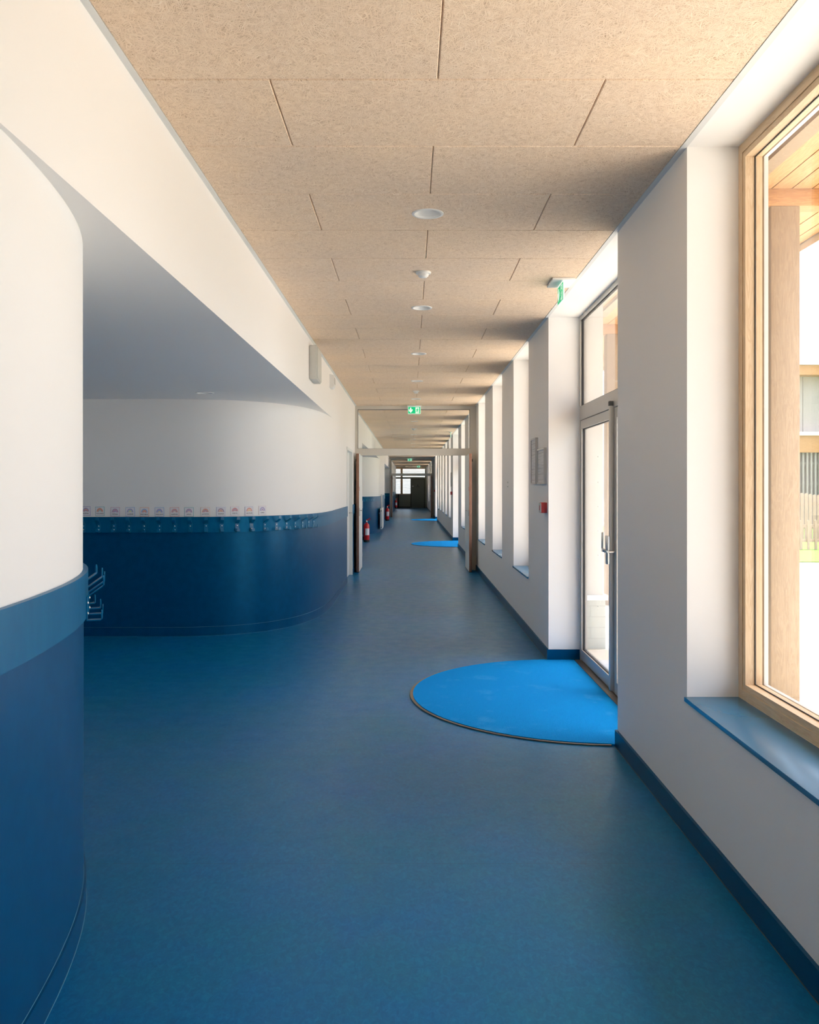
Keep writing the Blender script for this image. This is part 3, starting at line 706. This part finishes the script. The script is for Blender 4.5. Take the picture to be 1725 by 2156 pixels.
def exit_sign(loc, rz, lab, mh=0.040):
    root = empty('exit_sign', loc, rz)              # local: panel in x-z plane, faces -y
    MB().box(-0.125, 0.125, -mh, mh, -0.016, 0.0, 0.003).build('mounting', 'white_gloss', root)
    MB().box(-0.113, 0.113, -0.004, 0.004, -0.150, -0.022, 0.001, 1).build('panel', 'sign_white', root)
    MB().box(-0.107, 0.107, -0.0055, -0.0042, -0.144, -0.026).build('green_field', 'sign_green', root)
    b = MB(); y0, y1 = -0.0068, -0.0056
    b.prism([(-0.076, -0.040), (-0.052, -0.040), (-0.052, -0.080), (-0.030, -0.062), (-0.030, -0.092), (-0.064, -0.132), (-0.098, -0.092), (-0.098, -0.062), (-0.076, -0.080)], 'y', y0, y1)
    b.build('arrow', 'sign_white', root)
    b = MB(); b.box(0.022, 0.086, y0, y1, -0.138, -0.034); b.build('doorway_symbol', 'sign_white', root)
    b = MB(); ya, yb = -0.0080, -0.0070
    b.lathe([(0.009, ya), (0.009, yb)], 12, (0.060, 0, -0.050), 'y')
    b.prism([(0.040, -0.066), (0.062, -0.060), (0.070, -0.072), (0.084, -0.078), (0.082, -0.084), (0.066, -0.080), (0.060, -0.096), (0.072, -0.110), (0.070, -0.132), (0.063, -0.132), (0.062, -0.114), (0.050, -0.102), (0.040, -0.118), (0.024, -0.120), (0.024, -0.112), (0.036, -0.110), (0.046, -0.078), (0.036, -0.084), (0.032, -0.080)], 'y', ya, yb)
    b.build('running_figure', 'sign_green', root)
    return tag(root, lab, 'exit sign')
exit_sign((0.072, P1-0.09, ZC-0.001), 0, 'lit green exit sign with down arrow, hung at the first partition')
exit_sign((-0.02, P2-0.09, ZC-0.001), 0, 'small green exit sign at the second partition far down the corridor')
exit_sign((0.55, 57.0, ZC-0.001), 0, 'tiny green exit sign against the end window')
exit_sign((1.066, 6.09, ZC-0.001), -PI/2, 'glowing green exit sign, edge on, beside the nearest glass door', 0.080)
exit_sign((1.066, 22.6, ZC-0.001), -PI/2, 'faint green exit sign edge on at the second glass door')

# loudspeaker and small sounder on the left wall
root = tag(empty('wall_speaker', (XL, 8.58, 2.53)), 'tall pale grey loudspeaker box high on the left wall', 'speaker')
MB().box(0.0, 0.078, -0.20, 0.20, 0.0, 0.335, 0.012).build('cabinet', 'grey_box', root)
MB().box(0.0785, 0.083, -0.185, 0.185, 0.015, 0.32, 0.002).build('grille', 'grey_box', root)
root = tag(empty('alarm_sounder', (XL, 10.62, 2.695)), 'small cream sounder box high on the left wall beyond the speaker', 'alarm sounder')
b = MB(); b.prism([(0, 0.0), (0.035, 0.0), (0.055, 0.03), (0.055, 0.155), (0.0, 0.165)], 'y', -0.11, 0.11); b.build('housing', 'white_gloss', root)
b = MB(); b.box(0.0552, 0.058, -0.07, 0.07, 0.05, 0.13, 0.001); b.build('grille', 'grey_box', root)

# call points and notice frames on the right wall
def call_point(y, z, lab):
    root = tag(empty('fire_call_point', (XR, y, z)), lab, 'fire alarm call point', 'red call points beside the outside doors')
    MB().box(-0.050, 0.0, -0.054, 0.054, 0, 0.09, 0.003).build('housing', 'red_dull', root)
    MB().box(-0.056, -0.0502, -0.050, 0.050, 0.004, 0.086, 0.001).build('face_plate', 'grey_box', root)
    MB().box(-0.0575, -0.0562, -0.022, 0.022, 0.022, 0.064).build('break_glass', 'red_dull', root)
call_point(7.502, 1.258, 'red box call point beside the nearest glass door, below the notices')
call_point(24.25, 1.27, 'small red call point seen through the open doors')
call_point(41.2, 1.27, 'tiny dark red call point by the farthest mat')
def frame(y0, y1, z0, z1, lab, group='framed notices on the right wall'):
    root = tag(empty('notice_frame', (XR, (y0+y1)/2, z0)), lab, 'framed notice', group)
    l = (y1-y0)/2; h = z1-z0; t = 0.014
    MB().ring((-l, l, 0, h), (-l+t, l-t, t, h-t), -0.026, 0.0).build('frame', ['alu', 'alu'], root)
    MB().box(-0.018, -0.002, -l+t, l-t, t, h-t).build('page', 'page', root)
frame(7.474, 7.865, 1.51, 1.825, 'grey framed notice nearest the glass door, the lower and wider')
frame(7.974, 8.285, 1.51, 1.942, 'tall grey framed notice left of the wider one')
frame(24.35, 24.75, 1.50, 1.90, 'small grey framed notice seen through the open doors')
root = tag(empty('wall_notice', (XR, 10.45, 1.53)), 'tiny pale lettering plate on the pier between two windows', 'sign')
MB().box(-0.003, 0, -0.05, 0.05, 0, 0.018).build('upper_line', 'grey_box', root); MB().box(-0.003, 0, -0.05, 0.05, -0.05, -0.035).build('lower_line', 'grey_box', root)

# fire extinguishers
def extinguisher(loc, rz, lab, hung=True):
    root = tag(empty('fire_extinguisher', loc, rz), lab, 'fire extinguisher', 'red fire extinguishers')
    MB().lathe([(0.078, 0.055), (0.080, 0.06), (0.080, 0.43), (0.074, 0.465), (0.052, 0.495), (0.026, 0.512), (0.024, 0.535)], 28).build('cylinder', 'red', root)
    MB().lathe([(0.074, 0.0), (0.081, 0.006), (0.082, 0.060), (0.079, 0.062)], 28).build('base_ring', 'black', root)
    MB().lathe([(0.022, 0.530), (0.026, 0.540), (0.026, 0.560), (0.018, 0.570), (0.018, 0.585)], 20).build('valve', 'steel', root)
    b = MB(); b.prism([(-0.01, 0.575), (0.10, 0.640), (0.105, 0.655), (0.09, 0.655), (-0.015, 0.60)], 'y', -0.012, 0.012); b.prism([(-0.01, 0.57), (0.11, 0.60), (0.11, 0.612), (-0.01, 0.588)], 'y', -0.010, 0.010)
    b.build('lever', 'red', root)
    b = MB(); b.tube([(-0.015, 0, 0.56), (-0.055, -0.01, 0.555), (-0.085, -0.02, 0.51), (-0.096, -0.02, 0.42), (-0.096, -0.015, 0.25), (-0.094, -0.01, 0.14)], 0.010); b.tube([(-0.094, -0.01, 0.15), (-0.092, -0.01, 0.05)], 0.016); b.build('hose', 'black', root)
    b = MB(); n = 10
    for i in range(n):
        a0 = -PI/2-0.75+1.5*i/n+0.35; a1 = a0+1.5/n; r0, r1 = 0.0804, 0.0816
        b.prism([(r0*math.cos(a0), r0*math.sin(a0)), (r1*math.cos(a0), r1*math.sin(a0)), (r1*math.cos(a1), r1*math.sin(a1)), (r0*math.cos(a1), r0*math.sin(a1))], 'z', 0.19, 0.37)
    b.build('label_sheet', 'label', root)
    if hung: MB().box(-0.03, 0.03, 0.078, 0.110, 0.36, 0.42).build('bracket', 'black', root)
    return root
extinguisher((-1.18, 23.30, 0.0), 0, 'red fire extinguisher standing just beyond the open left door leaf', False)
extinguisher((-0.925, 34.75, 0.13), 0, 'red fire extinguisher behind the radiator, farther along the left wall')
extinguisher((-0.93, 56.0, 0.12), 0, 'small dark red extinguisher past the second partition')

# radiator with its pipe cover
root = tag(empty('radiator', (XL2, 28.15, 0.115)), 'white panel radiator on the left wall beyond the double doors', 'radiator')
MB().box(0.045, 0.115, 0, 1.35, 0, 0.68, 0.006).build('panel', 'white_gloss', root)
b = MB()
for k in range(14): b.box(0.1155, 0.120, 0.05+k*0.09, 0.095+k*0.09, 0.04, 0.64)
b.build('front_flutes', 'white_gloss', root)
b = MB(); b.lathe([(0.018, -0.03), (0.018, 0.0)], 14, (0.085, 0, 0.60), 'y'); b.build('bleed_valve', 'steel', root)
b = MB(); b.lathe([(0.018, -0.03), (0.018, 0.0)], 14, (0.085, 0, 0.06), 'y'); b.build('drain_valve', 'steel', root)
b = MB(); b.box(0, 0.045, 0.1, 0.14, 0.5, 0.54); b.box(0, 0.045, 1.2, 1.24, 0.5, 0.54); b.build('bracket', 'white_gloss', root)
o = MB().box(XL2+0.018, XL2+0.070, 29.65, 29.78, 0.10, 1.24, 0.003).build('pipe_cover', 'white_gloss'); tag(o, 'upright white pipe cover beside the radiator', 'pipe cover')

# a leaning board and a hanging linear lamp at the far end
o = MB().prism([(Y1-1.2, 0.02), (Y1-1.12, 0.02), (Y1-0.75, 0.98), (Y1-0.83, 0.98)], 'x', -0.88, -0.80).build('leaning_board', 'ink'); tag(o, 'dark board leaning below the end window', 'board')
root = tag(empty('pendant_lamp', (0.03, 55.0, ZC)), 'grey linear lamp hanging before the end window', 'lamp')
MB().box(-0.36, 0.36, -0.05, 0.05, -0.17, -0.10, 0.005).build('lamp_body', 'grey_box', root)
b = MB(); b.tube([(-0.3, 0, -0.10), (-0.3, 0, 0)], 0.004, 6); b.tube([(0.3, 0, -0.10), (0.3, 0, 0)], 0.004, 6); b.build('suspension_wire', 'steel', root)

# ------------------------------------------------------------------ outside
struct(MB().box(XOUT-0.02, 60, -30, 110, -0.25, -0.02).build('ground', 'paving'))
struct(MB().box(-30, 60, Y1+0.5, 110, -0.26, -0.03).build('ground', 'paving'))
o = MB().prism([(6.5, 17.2), (12.0, 17.0), (30, 15.0), (30, 33.2), (6.5, 33.2)], 'z', -0.0195, -0.0005).build('lawn', 'grass'); o['kind'] = 'stuff'; tag(o, 'strip of bright green lawn outside the large window', 'grass')
# canopy of boards on posts
cz = CAMZ+2.07
root = tag(empty('timber_canopy', (0, 0, 0)), 'timber boarded canopy over the path outside the large window', 'canopy')  # far stretch is added to keep sun patches off the corridor floor
b = MB(); x = 1.52; k = 0
while x < 3.30:
    x1 = min(x+0.138, 3.32); b.box(x+0.003, x1-0.003, -8, 61, cz, cz+0.03, 0.0); x += 0.141
b.build('soffit_boards', 'soffit', root)
MB().box(1.50, 3.36, -8, 61, cz+0.0305, cz+0.16).build('roof_deck', 'roof_dark', root)
MB().box(3.325, 3.37, -8, 61, cz-0.06, cz+0.20).build('fascia', 'alu', root)
for yy in [5.97+2.49*k for k in range(-5, 22)]:
    MB().box(2.345, 3.32, yy, yy+0.14, cz-0.12, cz-0.001, 0.004).build('rafter', 'beam_x', root)
MB().box(2.24, 2.34, -8, 61, cz-0.03, cz-0.001).build('wall_plate', 'post', root)
PX = (2.50, 2.70)
for k, yy in enumerate([5.97+4.98*i for i in range(-2, 7)]):
    if k == 2: lab = 'square glued timber post outside the large window'
    else: lab = 'timber canopy post, %s %s the one at the large window' % (ORD[abs(k-2)-1], 'beyond' if k > 2 else 'before')
    o = MB().box(PX[0], PX[1], yy, yy+0.18, -0.02, cz-0.1212, 0.004).build('canopy_post', 'post'); tag(o, lab, 'post', 'posts carrying the canopy')
# short rendered wall with tiled plinth outside the nearest glass door
root = tag(empty('garden_wall', (1.52, 8.0, -0.02)), 'pale wall on a tiled plinth outside the nearest glass door', 'wall')
MB().box(0, 0.27, 0, 0.30, 0.50, 3.5).build('upper_wall', 'render', root); MB().box(0, 0.31, -0.03, 0.30, 0.455, 0.4995).build('ledge', 'white_gloss', root); MB().box(0, 0.29, -0.01, 0.30, 0, 0.4545).build('tiled_plinth', 'tiles', root)
# opposite building
root = tag(empty('school_building', (0, 34, -0.02)), 'grey clad two storey building across the courtyard', 'building')
b = MB(); x = 11.5
while x < 40: b.box(x, x+0.78, 0.0, 0.1, 3.66, 5.86); x += 0.80
b.build('upper_cladding', 'clad', root)
MB().box(11.5, 40, 0.10, 8.0, 0, 5.86).build('body', 'clad', root)
MB().box(11.1, 40.4, -0.7, 8.4, 6.2405, 6.34).build('roof_edge', 'trim_white', root)
MB().box(11.2, 40.3, -0.6, 8.3, 5.8605, 6.24).build('eaves_boards', 'beam_x', root)
MB().box(11.3, 40.2, -0.5, 0.0, 3.52, 3.659).build('deck_edge', 'trim_white', root)
MB().box(11.4, 40.1, -0.42, 0.0, 2.86, 3.5195).build('deck_beam', 'beam_x', root)
b = MB(); x = 11.5
while x < 24: b.box(x, x+0.07, -0.30, -0.24, 0, 2.859); x += 0.16
b.build('slat_screen', 'clad', root)
b = MB()
for z in (0.6, 1.6, 2.4): b.box(11.5, 24, -0.2399, -0.2, z, z+0.08)
b.build('screen_rail', 'clad', root)
# fences
def fence(x0, x1, y, h, w, gap, lab, wav=0.0):
    root = tag(empty('picket_fence', (x0, y, 0.0)), lab, 'fence', 'courtyard fences')
    n = int((x1-x0)/(w+gap))
    b = MB()
    for k in range(n):
        xx = k*(w+gap); hh = h+wav*math.sin(k*0.35)+random.uniform(-0.01, 0.01)
        b.prism([(xx, 0), (xx+w, 0), (xx+w, hh-w*0.3), (xx+w/2, hh), (xx, hh-w*0.3)], 'y', 0, 0.022)
    b.build('pickets', 'fence_wood', root)['kind'] = 'stuff'
    b = MB(); b.box(0, x1-x0, 0.0225, 0.06, h*0.25, h*0.25+0.07); b.box(0, x1-x0, 0.0225, 0.06, h*0.75, h*0.75+0.07); b.build('rail', 'fence_wood', root)
fence(8.0, 16.0, 24.0, 1.30, 0.09, 0.025, 'tall close boarded picket fence before the building', 0.05)
fence(7.0, 15.0, 20.5, 0.70, 0.055, 0.12, 'low open picket fence on the lawn')
# shrub
root = tag(empty('olive_shrub', (13.35, 25.2, 0.001)), 'pale green shrub in front of the grey cladding', 'shrub')
b = MB()
for k in range(6):
    a = k*1.05; b.tube([(0, 0, 0), (0.06*math.cos(a), 0.06*math.sin(a), 1.6), (0.35*math.cos(a), 0.35*math.sin(a), 3.0+0.3*(k % 3))], 0.016, 6)
b.build('stems', 'post', root)
b = MB()
for k in range(1500):
    a = random.uniform(0, 2*PI); z = random.uniform(1.2, 4.3); r = random.uniform(0, 1)**0.6*(0.95-abs(z-2.8)*0.22)
    p = Vector((r*math.cos(a), r*math.sin(a), z)); u = Vector((random.uniform(-1, 1), random.uniform(-1, 1), random.uniform(-.6, .8))).normalized(); v = u.orthogonal().normalized()
    s_ = random.uniform(0.05, 0.10); q = [p, p+u*s_+v*s_*0.25, p+u*s_*2, p+u*s_-v*s_*0.25]
    b.bm.faces.new([b.bm.verts.new(t) for t in q])
b.build('foliage', 'leafg', root, smooth=False)
